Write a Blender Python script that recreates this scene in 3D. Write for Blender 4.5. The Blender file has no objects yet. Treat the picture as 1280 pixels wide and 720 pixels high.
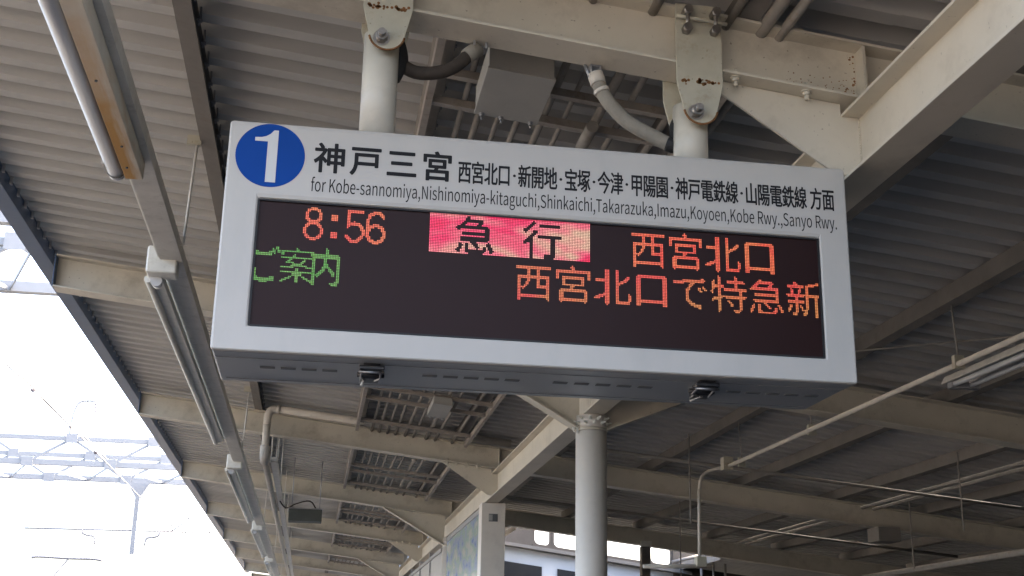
import bpy, math, random
from mathutils import Vector, Matrix
random.seed(7)
R = math.radians
SC = bpy.context.scene
COL = SC.collection

# ------------------------------------------------------------------ camera
YAW, PIT, ROL, FPX = -0.15206611, 0.29620558, 0.01867509, 1549.068
cy, sy, cp, sp, cr, sr = math.cos(YAW), math.sin(YAW), math.cos(PIT), math.sin(PIT), math.cos(ROL), math.sin(ROL)
f = Vector((-sy*cp, cy*cp, sp)); r = Vector((cy, sy, 0)); u = r.cross(f)
r2 = r*cr + u*sr; u2 = -r*sr + u*cr
cam_d = bpy.data.cameras.new('camera'); cam = bpy.data.objects.new('camera', cam_d); COL.objects.link(cam)
M = Matrix((r2, u2, -f)).transposed().to_4x4(); cam.matrix_world = M
cam_d.sensor_width = 36.0; cam_d.lens = FPX/1280*36.0
cam_d.clip_start = 0.05; cam_d.clip_end = 3000
SC.camera = cam

# ------------------------------------------------------------------ sky and sun
SUN_EL, SUN_AZ = R(42), R(80)        # azimuth from +Y towards +X
wd = bpy.data.worlds.new('World'); SC.world = wd; wd.use_nodes = True
nt = wd.node_tree; bg = nt.nodes['Background']
sky = nt.nodes.new('ShaderNodeTexSky'); sky.sky_type = 'NISHITA'; sky.sun_disc = False
sky.sun_elevation = SUN_EL; sky.sun_rotation = SUN_AZ
sky.air_density = 0.75; sky.dust_density = 7.0; sky.ozone_density = 1.0; sky.altitude = 0
wb = nt.nodes.new('ShaderNodeVectorMath'); wb.operation = 'MULTIPLY'; wb.inputs[1].default_value = (1.04, 1.0, .925)   # camera white balance for a hazy sky
nt.links.new(sky.outputs[0], wb.inputs[0]); nt.links.new(wb.outputs[0], bg.inputs[0]); bg.inputs[1].default_value = 0.15
sd = bpy.data.lights.new('sun', 'SUN'); sd.energy = 2.0; sd.angle = R(0.5); sd.color = (1, .95, .88)
so = bpy.data.objects.new('sun', sd); COL.objects.link(so)
sdir = Vector((math.sin(SUN_AZ)*math.cos(SUN_EL), math.cos(SUN_AZ)*math.cos(SUN_EL), math.sin(SUN_EL)))
so.rotation_euler = sdir.to_track_quat('Z', 'Y').to_euler(); so.location = (-20, -10, 30)
SC.view_settings.view_transform = 'Standard'; SC.view_settings.look = 'None'
SC.view_settings.gamma = 1.0; SC.view_settings.use_curve_mapping = False
EXPO = 3.85
SC.view_settings.exposure = EXPO
SC.cycles.max_bounces = 10; SC.cycles.diffuse_bounces = 7
# ------------------------------------------------------------------ materials
def mat(name, col, rough=.6, metal=0.0, var=.12, scale=3.0, dirt=None, dirt_amt=0.0, bump=.02, speck=0.0, spec=.4, streak=None):
    """procedural paint: two noise octaves of tone, optional dirt/rust patches, small specks and fine relief"""
    m = bpy.data.materials.new(name); m.use_nodes = True
    n = m.node_tree; b = n.nodes['Principled BSDF']; L = n.links.new
    tc = n.nodes.new('ShaderNodeTexCoord'); vec = tc.outputs['Object']
    if streak:
        mp = n.nodes.new('ShaderNodeMapping'); mp.inputs['Scale'].default_value = streak; L(vec, mp.inputs[0]); vec = mp.outputs[0]
    nz = n.nodes.new('ShaderNodeTexNoise'); nz.inputs['Scale'].default_value = scale; nz.inputs['Detail'].default_value = 6; nz.inputs['Roughness'].default_value = .65
    L(vec, nz.inputs['Vector'])
    rp = n.nodes.new('ShaderNodeMapRange'); rp.inputs[1].default_value = .3; rp.inputs[2].default_value = .7
    rp.inputs[3].default_value = 1-var; rp.inputs[4].default_value = 1+var; L(nz.outputs[0], rp.inputs[0])
    mx = n.nodes.new('ShaderNodeVectorMath'); mx.operation = 'SCALE'; mx.inputs[0].default_value = col; L(rp.outputs[0], mx.inputs['Scale'])
    out = mx.outputs[0]
    def blend(out, colr, fac_out):
        k = n.nodes.new('ShaderNodeMix'); k.data_type = 'RGBA'; L(fac_out, k.inputs[0]); L(out, k.inputs[6]); k.inputs[7].default_value = (*colr, 1); return k.outputs[2]
    if dirt is not None:
        n2 = n.nodes.new('ShaderNodeTexNoise'); n2.inputs['Scale'].default_value = scale*1.7; n2.inputs['Detail'].default_value = 8; n2.inputs['Roughness'].default_value = .7
        L(vec, n2.inputs['Vector'])
        r2_ = n.nodes.new('ShaderNodeMapRange'); r2_.inputs[1].default_value = .52; r2_.inputs[2].default_value = .72; r2_.inputs[3].default_value = 0; r2_.inputs[4].default_value = dirt_amt
        L(n2.outputs[0], r2_.inputs[0]); out = blend(out, dirt, r2_.outputs[0])
    if speck:
        n3 = n.nodes.new('ShaderNodeTexNoise'); n3.inputs['Scale'].default_value = 55; n3.inputs['Detail'].default_value = 2; L(tc.outputs['Object'], n3.inputs['Vector'])
        r3 = n.nodes.new('ShaderNodeMapRange'); r3.inputs[1].default_value = .70; r3.inputs[2].default_value = .76; r3.inputs[4].default_value = speck
        L(n3.outputs[0], r3.inputs[0]); out = blend(out, (.07, .045, .03), r3.outputs[0])
    L(out, b.inputs['Base Color'])
    b.inputs['Roughness'].default_value = rough; b.inputs['Metallic'].default_value = metal
    b.inputs['Specular IOR Level'].default_value = spec
    if bump:
        bp = n.nodes.new('ShaderNodeBump'); bp.inputs['Strength'].default_value = .35; bp.inputs['Distance'].default_value = bump*.1
        nb = n.nodes.new('ShaderNodeTexNoise'); nb.inputs['Scale'].default_value = 28; nb.inputs['Detail'].default_value = 4; L(tc.outputs['Object'], nb.inputs['Vector'])
        L(nb.outputs[0], bp.inputs['Height']); L(bp.outputs[0], b.inputs['Normal'])
    return m
RUST = (.16, .075, .03)
m_beam = mat('cream_beam_paint', (.57, .52, .43), .5, var=.10, scale=1.6, dirt=(.22, .18, .13), dirt_amt=.45, speck=.5)
m_girder = mat('cream_girder_paint', (.58, .525, .43), .5, var=.08, scale=1.3, dirt=(.26, .22, .16), dirt_amt=.35, speck=.35)
m_column = mat('column_paint', (.74, .69, .62), .42, var=.05, scale=2.5, dirt=(.42, .37, .31), dirt_amt=.25)
m_pole = mat('hanger_pole_paint', (.56, .515, .43), .35, var=.05, scale=4, dirt=(.34, .3, .24), dirt_amt=.3)
m_bracket = mat('bracket_paint', (.46, .43, .34), .5, var=.10, scale=7, dirt=(.27, .17, .08), dirt_amt=.5, speck=.5)
m_rust = mat('rust', (.20, .09, .035), .9, var=.4, scale=40, dirt=(.34, .2, .08), dirt_amt=.8)
m_roof = mat('roof_sheet_paint', (.47, .455, .43), .75, spec=.2, var=.12, scale=.9, dirt=(.28, .26, .235), dirt_amt=.4, streak=(.25, 1.6, 1))
m_purlin = mat('purlin_paint', (.21, .19, .17), .8, spec=.15, var=.12, scale=3, dirt=(.16, .12, .09), dirt_amt=.5)
m_gutter = mat('gutter_sky_tint', (.07, .115, .20), .35, var=.08, scale=3, dirt=(.12, .14, .17), dirt_amt=.5)  # blue skylight tint put into the base colour of the galvanised gutter
m_rail = mat('light_rail_paint', (.60, .57, .52), .5, var=.10, scale=5, dirt=(.2, .17, .13), dirt_amt=.4)
m_boxw = mat('white_box_paint', (.72, .70, .63), .45, var=.05, scale=9, dirt=(.4, .37, .3), dirt_amt=.4)
m_conduit = mat('conduit_paint', (.30, .275, .245), .85, spec=.1, var=.15, scale=6, dirt=(.2, .15, .1), dirt_amt=.5)
m_bar = mat('rack_bar_paint', (.31, .275, .24), .6, var=.15, scale=7, dirt=(.15, .1, .07), dirt_amt=.6)
m_jbox = mat('junction_box_paint', (.36, .345, .315), .55, var=.06, scale=5)
m_pipe = mat('drain_pipe_paint', (.60, .55, .48), .75, spec=.2, var=.07, scale=5, dirt=(.27, .24, .2), dirt_amt=.4)
m_case = mat('sign_case_paint', (.29, .30, .31), .30, var=.03, scale=3)
m_face = mat('sign_face_paint', (.44, .41, .367), .55, var=.03, scale=2.2, dirt=(.33, .315, .285), dirt_amt=.3, bump=.006, spec=.25, streak=(1, 1, .35))
m_screen = mat('dark_screen', (.019, .0065, .0058), .5, var=.05, scale=2, bump=0, spec=.16)
m_black = mat('black_rubber', (.018, .017, .017), .7, var=.2, scale=20)
m_ink = mat('black_ink', (.006, .006, .007), .8, var=.02, bump=0)
m_blue = mat('blue_disc', (.003, .045, .23), .7, var=.05, bump=0, spec=.15)
m_white = mat('white_ink', (.50, .485, .455), .5, var=.02, bump=0)
m_seam = mat('case_seam', (.19, .20, .21), .6, bump=0)
m_slot = mat('slot_dark', (.13, .135, .14), .7, bump=0)
m_chrome = mat('chrome', (.55, .54, .52), .22, metal=1, var=.1, scale=30)
m_lever = mat('worn_lever', (.30, .29, .29), .4, metal=.9, var=.3, scale=60)
m_latch = mat('blackened_latch', (.06, .058, .062), .35, metal=.7, var=.2, scale=60)
m_steel = mat('dull_steel_bolt', (.35, .32, .29), .35, metal=.9, var=.2, scale=50)
m_flex_dark = mat('flexible_hose_brown', (.055, .044, .036), .8, var=.2, scale=15)
m_flex_pale = mat('flexible_hose_pale', (.26, .235, .195), .75, var=.15, scale=15, dirt=(.2, .17, .13), dirt_amt=.5)
m_wire = mat('steel_wire', (.22, .22, .235), .5, metal=.3, bump=0)
m_gantry = mat('gantry_galvanised', (.19, .205, .23), .5, var=.06, scale=1.5, bump=0)
m_insul = mat('insulator', (.13, .12, .14), .4, bump=0)
m_conc = mat('platform_concrete', (.055, .053, .05), .9, var=.15, scale=1.2, dirt=(.04, .038, .035), dirt_amt=.6)
m_ballast = mat('ballast', (.065, .058, .05), .95, var=.35, scale=9)
m_ground = mat('ground_gravel', (.10, .094, .085), .95, var=.2, scale=.6)
m_rails = mat('rail_steel', (.22, .17, .14), .45, metal=.7)
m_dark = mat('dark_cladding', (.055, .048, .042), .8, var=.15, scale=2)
m_dwall = mat('light_block_wall', (.05, .048, .045), .9, var=.15, scale=1)
m_bwall = mat('pale_building_wall', (.38, .41, .45), .6, var=.05, scale=1.2, bump=.01)
m_glassd = mat('dark_window_glass', (.02, .022, .025), .15, bump=0, spec=.6)
m_frame = mat('window_frame', (.10, .095, .09), .5)
m_panelw = mat('white_partition', (.46, .45, .43), .45, var=.04, scale=2)
m_eq = mat('equipment_box_paint', (.075, .085, .08), .6, var=.1, scale=5)
m_tube = mat('tube_cover', (.56, .56, .57), .34, var=.02, bump=0, spec=.5)
m_zinc = mat('galvanised', (.36, .36, .37), .4, metal=.5, var=.1, scale=12)

# light casing with a rusty yellow stain near one end (wear with its own shape)
m_stain = mat('stained_casing', (.60, .55, .46), .55, var=.08, scale=6)
def _stain():
    n = m_stain.node_tree; b = n.nodes['Principled BSDF']; L = n.links.new
    src = b.inputs['Base Color'].links[0].from_socket
    tc = n.nodes.new('ShaderNodeTexCoord'); sx = n.nodes.new('ShaderNodeSeparateXYZ'); L(tc.outputs['Object'], sx.inputs[0])
    nz = n.nodes.new('ShaderNodeTexNoise'); nz.inputs['Scale'].default_value = 5; nz.inputs['Detail'].default_value = 5; L(tc.outputs['Object'], nz.inputs['Vector'])
    a = n.nodes.new('ShaderNodeMath'); a.operation = 'MULTIPLY_ADD'; L(nz.outputs[0], a.inputs[0]); a.inputs[1].default_value = 1.5; L(sx.outputs[1], a.inputs[2])
    r1 = n.nodes.new('ShaderNodeMapRange'); r1.inputs[1].default_value = 2.2; r1.inputs[2].default_value = 3.5; L(a.outputs[0], r1.inputs[0])
    mp2 = n.nodes.new('ShaderNodeMapping'); mp2.inputs['Scale'].default_value = (60, 5, 20); L(tc.outputs['Object'], mp2.inputs[0])
    n2 = n.nodes.new('ShaderNodeTexNoise'); n2.inputs['Scale'].default_value = 1; n2.inputs['Detail'].default_value = 6; L(mp2.outputs[0], n2.inputs['Vector'])
    b2 = n.nodes.new('ShaderNodeMath'); b2.operation = 'MULTIPLY_ADD'; L(n2.outputs[0], b2.inputs[0]); b2.inputs[1].default_value = -.09; L(sx.outputs[0], b2.inputs[2])
    r2_ = n.nodes.new('ShaderNodeMapRange'); r2_.inputs[1].default_value = .055; r2_.inputs[2].default_value = .11; r2_.inputs[3].default_value = 1; r2_.inputs[4].default_value = .0; L(b2.outputs[0], r2_.inputs[0])
    rp = n.nodes.new('ShaderNodeMath'); rp.operation = 'MULTIPLY'; L(r1.outputs[0], rp.inputs[0]); L(r2_.outputs[0], rp.inputs[1])
    k = n.nodes.new('ShaderNodeMix'); k.data_type = 'RGBA'; L(rp.outputs[0], k.inputs[0]); L(src, k.inputs[6]); k.inputs[7].default_value = (.48, .25, .06, 1)
    L(k.outputs[2], b.inputs['Base Color'])
_stain()

def emis(name, col, strength, vary=None):
    m = bpy.data.materials.new(name); m.use_nodes = True; n = m.node_tree; b = n.nodes['Principled BSDF']; L = n.links.new
    b.inputs['Base Color'].default_value = (.02, .02, .02, 1); b.inputs['Roughness'].default_value = .5
    b.inputs['Emission Strength'].default_value = strength; b.inputs['Emission Color'].default_value = (*col, 1)
    if vary:
        tc = n.nodes.new('ShaderNodeTexCoord')
        mp = n.nodes.new('ShaderNodeMapping'); mp.inputs['Scale'].default_value = vary[1]; mp.inputs['Rotation'].default_value = (0, vary[2], 0); L(tc.outputs['Object'], mp.inputs[0])
        nz = n.nodes.new('ShaderNodeTexNoise'); nz.inputs['Scale'].default_value = 1; nz.inputs['Detail'].default_value = vary[3]; nz.inputs['Distortion'].default_value = .6; L(mp.outputs[0], nz.inputs['Vector'])
        cr_ = n.nodes.new('ShaderNodeValToRGB'); L(nz.outputs[0], cr_.inputs[0])
        els = cr_.color_ramp.elements
        for i, (p, c) in enumerate(vary[0]):
            e = els[i] if i < 2 else els.new(p)
            e.position = p; e.color = (*c, 1)
        L(cr_.outputs[0], b.inputs['Emission Color'])
        n2 = n.nodes.new('ShaderNodeTexNoise'); n2.inputs['Scale'].default_value = 170; n2.inputs['Detail'].default_value = 1; L(tc.outputs['Object'], n2.inputs['Vector'])
        r2_ = n.nodes.new('ShaderNodeMapRange'); r2_.inputs[1].default_value = .3; r2_.inputs[2].default_value = .7; r2_.inputs[3].default_value = strength*.8; r2_.inputs[4].default_value = strength*1.18
        L(n2.outputs[0], r2_.inputs[0]); L(r2_.outputs[0], b.inputs['Emission Strength'])
    return m
ES = 1/2**EXPO
m_led_red = emis('led_red_orange', (.95, .12, .055), ES*1.25, [[(.35, (1.0, .10, .06)), (.65, (.95, .22, .08))], (9, 1, 9), .4, 2])
m_led_orange = emis('led_orange', (.85, .16, .06), ES*1.15, [[(.35, (1.0, .10, .075)), (.52, (.92, .20, .07)), (.65, (.78, .27, .08))], (5, 1, 5), .3, 2])
m_led_green = emis('led_green', (.10, .35, .05), ES*1.05, [[(.35, (.12, .42, .05)), (.65, (.20, .46, .08))], (14, 1, 14), 0, 2])
m_led_pink = emis('led_pink', (1, .1, .2), ES*1.45, [[(.36, (1.0, .008, .07)), (.48, (1.0, .03, .14)), (.54, (1.0, .18, .24)), (.61, (.85, .48, .34)), (.70, (.60, .50, .32))], (3.2, 1, 6.5), -.7, 2.5])
m_poster = emis('poster', (0, 0, 0), 0)
def _poster():
    n = m_poster.node_tree; b = n.nodes['Principled BSDF']; L = n.links.new
    b.inputs['Emission Strength'].default_value = 0; b.inputs['Roughness'].default_value = .25
    tc = n.nodes.new('ShaderNodeTexCoord'); vo = n.nodes.new('ShaderNodeTexVoronoi'); vo.inputs['Scale'].default_value = 2.2
    mp = n.nodes.new('ShaderNodeMapping'); mp.inputs['Scale'].default_value = (1, .8, 2.4); L(tc.outputs['Object'], mp.inputs[0]); L(mp.outputs[0], vo.inputs['Vector'])
    nz = n.nodes.new('ShaderNodeTexNoise'); nz.inputs['Scale'].default_value = 2.4; nz.inputs['Detail'].default_value = 7; L(mp.outputs[0], nz.inputs['Vector'])
    c = n.nodes.new('ShaderNodeValToRGB'); L(nz.outputs[0], c.inputs[0]); e = c.color_ramp.elements
    e[0].position = .33; e[0].color = (.10, .18, .40, 1); e[1].position = .68; e[1].color = (.46, .46, .42, 1)
    for p, col in ((.45, (.30, .36, .48)), (.52, (.26, .38, .32)), (.6, (.42, .46, .44))):
        k = e.new(p); k.color = (*col, 1)
    L(c.outputs[0], b.inputs['Base Color'])
_poster()

# ------------------------------------------------------------------ mesh helpers
class MB:
    def __init__(s): s.v = []; s.f = []; s.sm = []
    def add(s, vs, fs, smooth=False):
        o = len(s.v); s.v += [tuple(v) for v in vs]
        for i, q in enumerate(fs):
            s.f.append([o+j for j in q]); s.sm.append(smooth[i] if isinstance(smooth, list) else smooth)
        return s
    def box(s, x0, x1, y0, y1, z0, z1, sl=0.0):       # sl: fall of z per metre of x
        vs = [(x, y, z - sl*x) for x in (x0, x1) for y in (y0, y1) for z in (z0, z1)]
        return s.add(vs, [(0, 1, 3, 2), (4, 6, 7, 5), (0, 4, 5, 1), (2, 3, 7, 6), (0, 2, 6, 4), (1, 5, 7, 3)])
    def sweep(s, prof, p0, p1, U, V):
        n = len(prof); p0, p1, U, V = map(Vector, (p0, p1, U, V))
        vs = [p + U*a + V*b for p in (p0, p1) for a, b in prof]
        return s.add(vs, [list(range(n))[::-1], list(range(n, 2*n))] + [(i, (i+1) % n, n+(i+1) % n, n+i) for i in range(n)])
    def tube(s, pts, rad, n=12, caps=True):
        pts = [Vector(p) for p in pts]; rr = rad if isinstance(rad, (list, tuple)) else [rad]*len(pts)
        vs = []; ref = None
        for i, p in enumerate(pts):
            a = pts[max(i-1, 0)]; b = pts[min(i+1, len(pts)-1)]; d = (b-a).normalized()
            if ref is None: ref = d.orthogonal().normalized()
            ref = (ref - d*ref.dot(d)).normalized(); w = d.cross(ref)
            for k in range(n):
                t = 2*math.pi*k/n; vs.append(p + (ref*math.cos(t) + w*math.sin(t))*rr[i])
        fs = []; sm = []
        for i in range(len(pts)-1):
            for k in range(n):
                a, b = i*n+k, i*n+(k+1) % n; fs.append((a, b, b+n, a+n)); sm.append(True)
        if caps:
            fs += [list(range(n))[::-1], [len(vs)-n+k for k in range(n)]]; sm += [False, False]
        return s.add(vs, fs, sm)
    def ball(s, c, rad, n=10, m=6, sz=1.0):
        c = Vector(c); vs = [c+Vector((0, 0, rad*sz)), c-Vector((0, 0, rad*sz))]
        for j in range(1, m):
            t = math.pi*j/m
            for k in range(n):
                a = 2*math.pi*k/n; vs.append(c+Vector((rad*math.sin(t)*math.cos(a), rad*math.sin(t)*math.sin(a), rad*sz*math.cos(t))))
        fs = [(0, 2+k, 2+(k+1) % n) for k in range(n)] + [(1, 2+(m-2)*n+(k+1) % n, 2+(m-2)*n+k) for k in range(n)]
        for j in range(m-2):
            for k in range(n): a, b = 2+j*n+k, 2+j*n+(k+1) % n; fs.append((a, a+n, b+n, b))
        return s.add(vs, fs, True)
    def build(s, name, m, parent=None, bevel=0, **props):
        me = bpy.data.meshes.new(name); off = parent_loc(parent)
        me.from_pydata([(x-off[0], y-off[1], z-off[2]) for x, y, z in s.v], [], s.f); me.materials.append(m)
        me.polygons.foreach_set('use_smooth', s.sm); me.update()
        o = bpy.data.objects.new(name, me); COL.objects.link(o)
        if parent: o.parent = parent
        if bevel:
            b = o.modifiers.new('bevel', 'BEVEL'); b.width = bevel; b.segments = 2; b.limit_method = 'ANGLE'; b.angle_limit = R(40)
        for k, v in props.items(): o[k] = v
        return o
def parent_loc(p):
    v = Vector((0, 0, 0))
    while p is not None: v += p.location; p = p.parent
    return v
def thing(name, label, cat, loc, group=None):
    o = bpy.data.objects.new(name, None); COL.objects.link(o); o.location = loc; o.empty_display_size = .2
    o['label'] = label; o['category'] = cat
    if group: o['group'] = group
    return o
def dup(root, dx, label, group=None):
    c = root.copy(); COL.objects.link(c); c.location = root.location + Vector(dx); c['label'] = label
    if group: c['group'] = group
    for ch in list(root.children):
        d = ch.copy(); COL.objects.link(d); d.parent = c
        for g in list(ch.children):
            e = g.copy(); COL.objects.link(e); e.parent = d
    return c
SL = .11                       # the roof falls 11 cm per metre towards +x
BAY = 5.27
def zb(x): return 2.55 - SL*x  # underside of the cross beams
def zt(x): return 2.82 - SL*x  # their top
def bolt(name, p, d, rad, ln, m, parent, n=6):
    p = Vector(p); d = Vector(d).normalized()
    b = MB().tube([p, p+d*ln*.45], rad, n); b.tube([p+d*ln*.45, p+d*ln], rad*.55, 10); b.tube([p-d*.003, p+d*.004], rad*1.35, 12)
    return b.build(name, m, parent)

# ------------------------------------------------------------------ ground, tracks, platform
MB().box(-400, 400, -400, 600, -3.4, -2.75).build('ground', m_ground, kind='structure')
MB().box(-9.5, -2.35, -60, 120, -2.746, -2.45).build('track_bed', m_ballast, kind='structure')
pf = MB(); pf.sweep([(-1.95, -2.74), (-1.95, -1.75), (-2.05, -1.75), (-2.05, -1.6), (13, -1.6), (13, -2.74)], (0, -60, 0), (0, 90, 0), (1, 0, 0), (0, 0, 1))
pf.build('platform', m_conc, kind='structure')
for cx in (-7.0, -3.8):
    t = thing('railway_track', 'ballasted railway track beside the platform edge' if cx > -5 else 'ballasted railway track on the far side', 'railway track', (cx, 20, -2.45))
    for sx in (-.53, .53):
        MB().sweep([(-.06, 0), (.06, 0), (.012, .03), (.012, .12), (.035, .15), (-.035, .15), (-.012, .12), (-.012, .03)], (cx+sx, -60, -2.40), (cx+sx, 120, -2.40), (1, 0, 0), (0, 0, 1)).build('rail', m_rails, t)
    b = MB()
    for i in range(260): b.box(cx-1.0, cx+1.0, -60+i*.69, -60+i*.69+.22, -2.448, -2.398)
    b.build('sleepers', m_conc, t, kind='stuff')

# ------------------------------------------------------------------ canopy: sheets, purlins, gutter
YEND = 46.7; YR = 20.75; YS = 2.2; YW = -42.0; XR = 13.0
canopy = thing('platform_canopy', 'sloping corrugated steel roof over the station platform', 'canopy roof', (2.2, 20, 2.9))
P = .232
def sheet(x0, x1, y0, y1, z0=2.942):
    pr = []; k = math.floor(y0/P); y = k*P
    while y < y1:
        for a, h in ((0, 0), (.088, 0), (.116, .085), (.203, .085)):
            yy = y+a
            if y0 <= yy <= y1: pr.append((yy, h))
        y += P
    def hh(yy):
        a = yy % P
        return 0 if a <= .088 else (.085*(a-.088)/.028 if a < .116 else (.085 if a < .203 else .085*(P-a)/.029))
    pr = [(y0, hh(y0))]+pr+[(y1, hh(y1))]
    n = len(pr); vs = []
    for dz in (0, .004):
        for x in (x0, x1):
            vs += [(x, yy, z0+h+dz-SL*x) for yy, h in pr]
    fs = []
    for i in range(n-1):
        fs.append((i, i+1, n+i+1, n+i)); fs.append((2*n+i, 3*n+i, 3*n+i+1, 2*n+i+1))
        fs.append((i, 2*n+i, 2*n+i+1, i+1)); fs.append((n+i, n+i+1, 3*n+i+1, 3*n+i))
    fs += [(0, n, 3*n, 2*n), (n-1, 3*n-1, 4*n-1, 2*n-1)]
    return MB().add(vs, fs)
YB = [4.56+BAY*k for k in range(0, 9)]
edges = [YS] + YB[0:] + [YEND+.6]
edges = sorted(edges)[0:]
for a, b in zip(edges[:-1], edges[1:]):
    if b-a < .3: continue
    sheet(-2.44, 2.335, a, b).build('roof_sheet', m_roof, canopy)
    if a < 21: sheet(2.30, XR, a, min(b, YR) if b < 21 else YR, 2.9465).build('roof_sheet', m_roof, canopy)
def cpro(w=.09, h=.118, t=.006):
    return [(0, 0), (w, 0), (w, .02), (w-t, .02), (w-t, t), (t, t), (t, h-t), (w, h-t), (w, h), (0, h)]
for i in range(10):
    x = -.805+1.22*i; y1 = YEND if x < 2.2 else YR-.1
    z = 2.822-SL*x
    p = MB().sweep(cpro(), (x, YS, z), (x, y1, z), (1, 0, -SL), (0, 0, 1)).build('purlin', m_purlin, canopy)
    hb = MB(); y = YS+.1
    while y < min(y1, 32):
        hb.tube([(x+.097, y, z+.03), (x+.103, y, z+.075), (x+.10, y, z+.13)], .006, 5); hb.box(x+.088, x+.112, y-.012, y+.012, z+.05, z+.062); y += P
    hb.build('hook_bolts', m_wire, p, kind='stuff')
sheet(2.30, XR, YR, 23.2, 2.9465).build('roof_sheet', m_roof, canopy)
sheet(2.30, 3.7, 23.2, 25.9, 2.9465).build('roof_sheet', m_roof, canopy)
sheet(7.7, XR, 23.2, 26.3, 2.9465).build('roof_sheet', m_roof, canopy)
MB().box(3.71, 7.69, 23.202, 23.212, 2.90, 3.02, SL).build('end_flashing', m_purlin, canopy)
MB().box(7.71, XR-.01, 26.302, 26.312, 2.6, 3.02, SL).build('end_flashing', m_purlin, canopy)
sheet(2.30, XR, YW, YS, 2.9465).build('roof_sheet', m_roof, canopy)  # unseen roof run behind the viewer, added to keep the right half dark
MB().box(7.682, 7.692, 23.22, 25.98, 2.86, 3.05, SL).build('end_flashing', m_purlin, canopy)
MB().box(3.712, 3.722, 23.22, 25.88, 2.86, 3.05, SL).build('end_flashing', m_purlin, canopy)
# eave gutter: box channel hung under the sheet ends
gx = -2.245; gz = 2.94-SL*gx
MB().sweep([(0, .0), (0, -.012), (-.03, -.085), (-.15, -.095), (-.185, -.03), (-.185, .03), (-.175, .03), (-.175, -.025), (-.145, -.085), (-.035, -.076), (-.012, 0)], (gx, YS, gz), (gx, YEND+.6, gz), (1, 0, 0), (0, 0, 1)).build('gutter', m_gutter, canopy)
gb = MB()
for k in range(int((YEND-YS)/P)): gb.box(gx+.002, gx+.018, YS+k*P, YS+k*P+.03, gz-.05, gz+.02)
gb.build('gutter_clips', m_zinc, canopy, kind='stuff')

# ------------------------------------------------------------------ cross beams
def ipro(h, b, tw, tf): return [(-b/2, 0), (b/2, 0), (b/2, tf), (tw/2, tf), (tw/2, h-tf), (b/2, h-tf), (b/2, h), (-b/2, h), (-b/2, h-tf), (-tw/2, h-tf), (-tw/2, tf), (-b/2, tf)]
names = {0: 'big cream roof beam the departure board hangs from', 1: 'cream roof beam crossing just behind the departure board, over the round column',
         2: 'cream roof beam with a drain pipe along its top edge', 3: 'fourth cream roof beam, ending above the poster board', 4: 'fifth cream roof beam, the one behind the hanging grey box',
         5: 'sixth cream roof beam, beyond the poster board', 6: 'seventh cream roof beam, far along the platform', 7: 'eighth cream roof beam, second from the far end', 8: 'last cream roof beam at the far end of the canopy'}
GX = 2.185
for k in range(0, 9):
    y = 4.56+BAY*k; x1 = XR-.1 if k <= 3 else 2.28
    t = thing('roof_beam', names[k], 'roof beam', (-2.15, y, zb(-2.15)), 'cream steel beams across the canopy')
    MB().sweep(ipro(.268, .18, .009, .013), (-2.15, y, zb(-2.15)), (x1, y, zb(x1)), (0, 1, 0), (0, 0, 1)).build('beam', m_beam, t, bevel=.002 if k < 2 else 0)
    MB().box(-2.158, -2.151, y-.09, y+.09, zb(-2.15), zb(-2.15)+.27).build('end_plate', m_gutter, t)
    for s_ in (-1, 1):
        MB().box(GX-.006, GX+.006, y+s_*.006 if s_ > 0 else y-.085, y+.085 if s_ > 0 else y-.006, zb(0)+.015, zb(0)+.252, SL).build('stiffener', m_beam, t)
    if k % 2 == 0:      # plain haunch plate welded to the girder web
        MB().sweep([(1.47, zb(1.47)-.002), (2.098, zb(2.098)-.002), (2.098, 2.262), (GX-.006, 2.262), (GX-.006, 1.99), (2.10, 1.992), (2.05, 2.003)], (0, y-.006, 0), (0, y+.006, 0), (1, 0, 0), (0, 0, 1)).build('haunch_plate', m_beam, t)
        xs = (1.62, 1.93) if k == 0 else (1.55, 1.66, 1.78, 1.92)
        for x in xs:
            for yy in ((-.055,) if k else (-.055, .055)):
                bolt('bolt', (x, y+yy, zb(x)), (0, 0, -1), .017, .04, m_beam, t); bolt('bolt', (x, y+yy, zb(x)+.013), (0, 0, 1), .015, .028, m_beam, t)
    else:
        ox = GX
        if k <= 5:
            for s_ in (-1, 1):
                if s_ > 0 and k > 3: continue
                xa = ox+s_*(1.10 if s_ < 0 else .95); xc = ox+s_*.10; zc = 1.86
                MB().sweep([(xa, zb(xa)-.002), (xc, zb(xc)-.002), (xc, zc)], (0, y-.005, 0), (0, y+.005, 0), (1, 0, 0), (0, 0, 1)).build('haunch_plate', m_beam, t)
                d = Vector((xc-xa, 0, zc-zb(xa))).normalized(); nrm = Vector((d.z, 0, -d.x)); nrm = nrm if nrm.z < 0 else -nrm
                MB().sweep([(-.075, 0), (.075, 0), (.075, .012), (-.075, .012)], (xa, y, zb(xa)-.004), (xc, y, zc), (0, 1, 0), nrm).build('haunch_flange', m_girder, t)
                for x in [xa+s_*-.2+i*-s_*.13 for i in range(4)]:
                    bolt('bolt', (x, y-.06, zb(x)), (0, 0, -1), .015, .035, m_beam, t)

    if k == 0:
        for name_, n_, (xa_, xb_), (za_, zb_2), rr_ in (('rust_spots', 60, (1.86, 2.17), (.02, .12), (.0015, .0035)), ('rust_spots', 26, (2.12, 2.175), (.03, .24), (.002, .006)), ('stain_spots', 40, (.3, 1.30), (.014, .03), (.002, .005))):
            q_ = MB()
            for i in range(n_):
                x = random.uniform(xa_, xb_); z = zb(x)+random.uniform(za_, zb_2)
                q_.tube([(x, y-.0052, z), (x, y-.004, z)], random.uniform(*rr_), 6)
            q_.build(name_, m_rust, t, kind='stuff')

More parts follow.
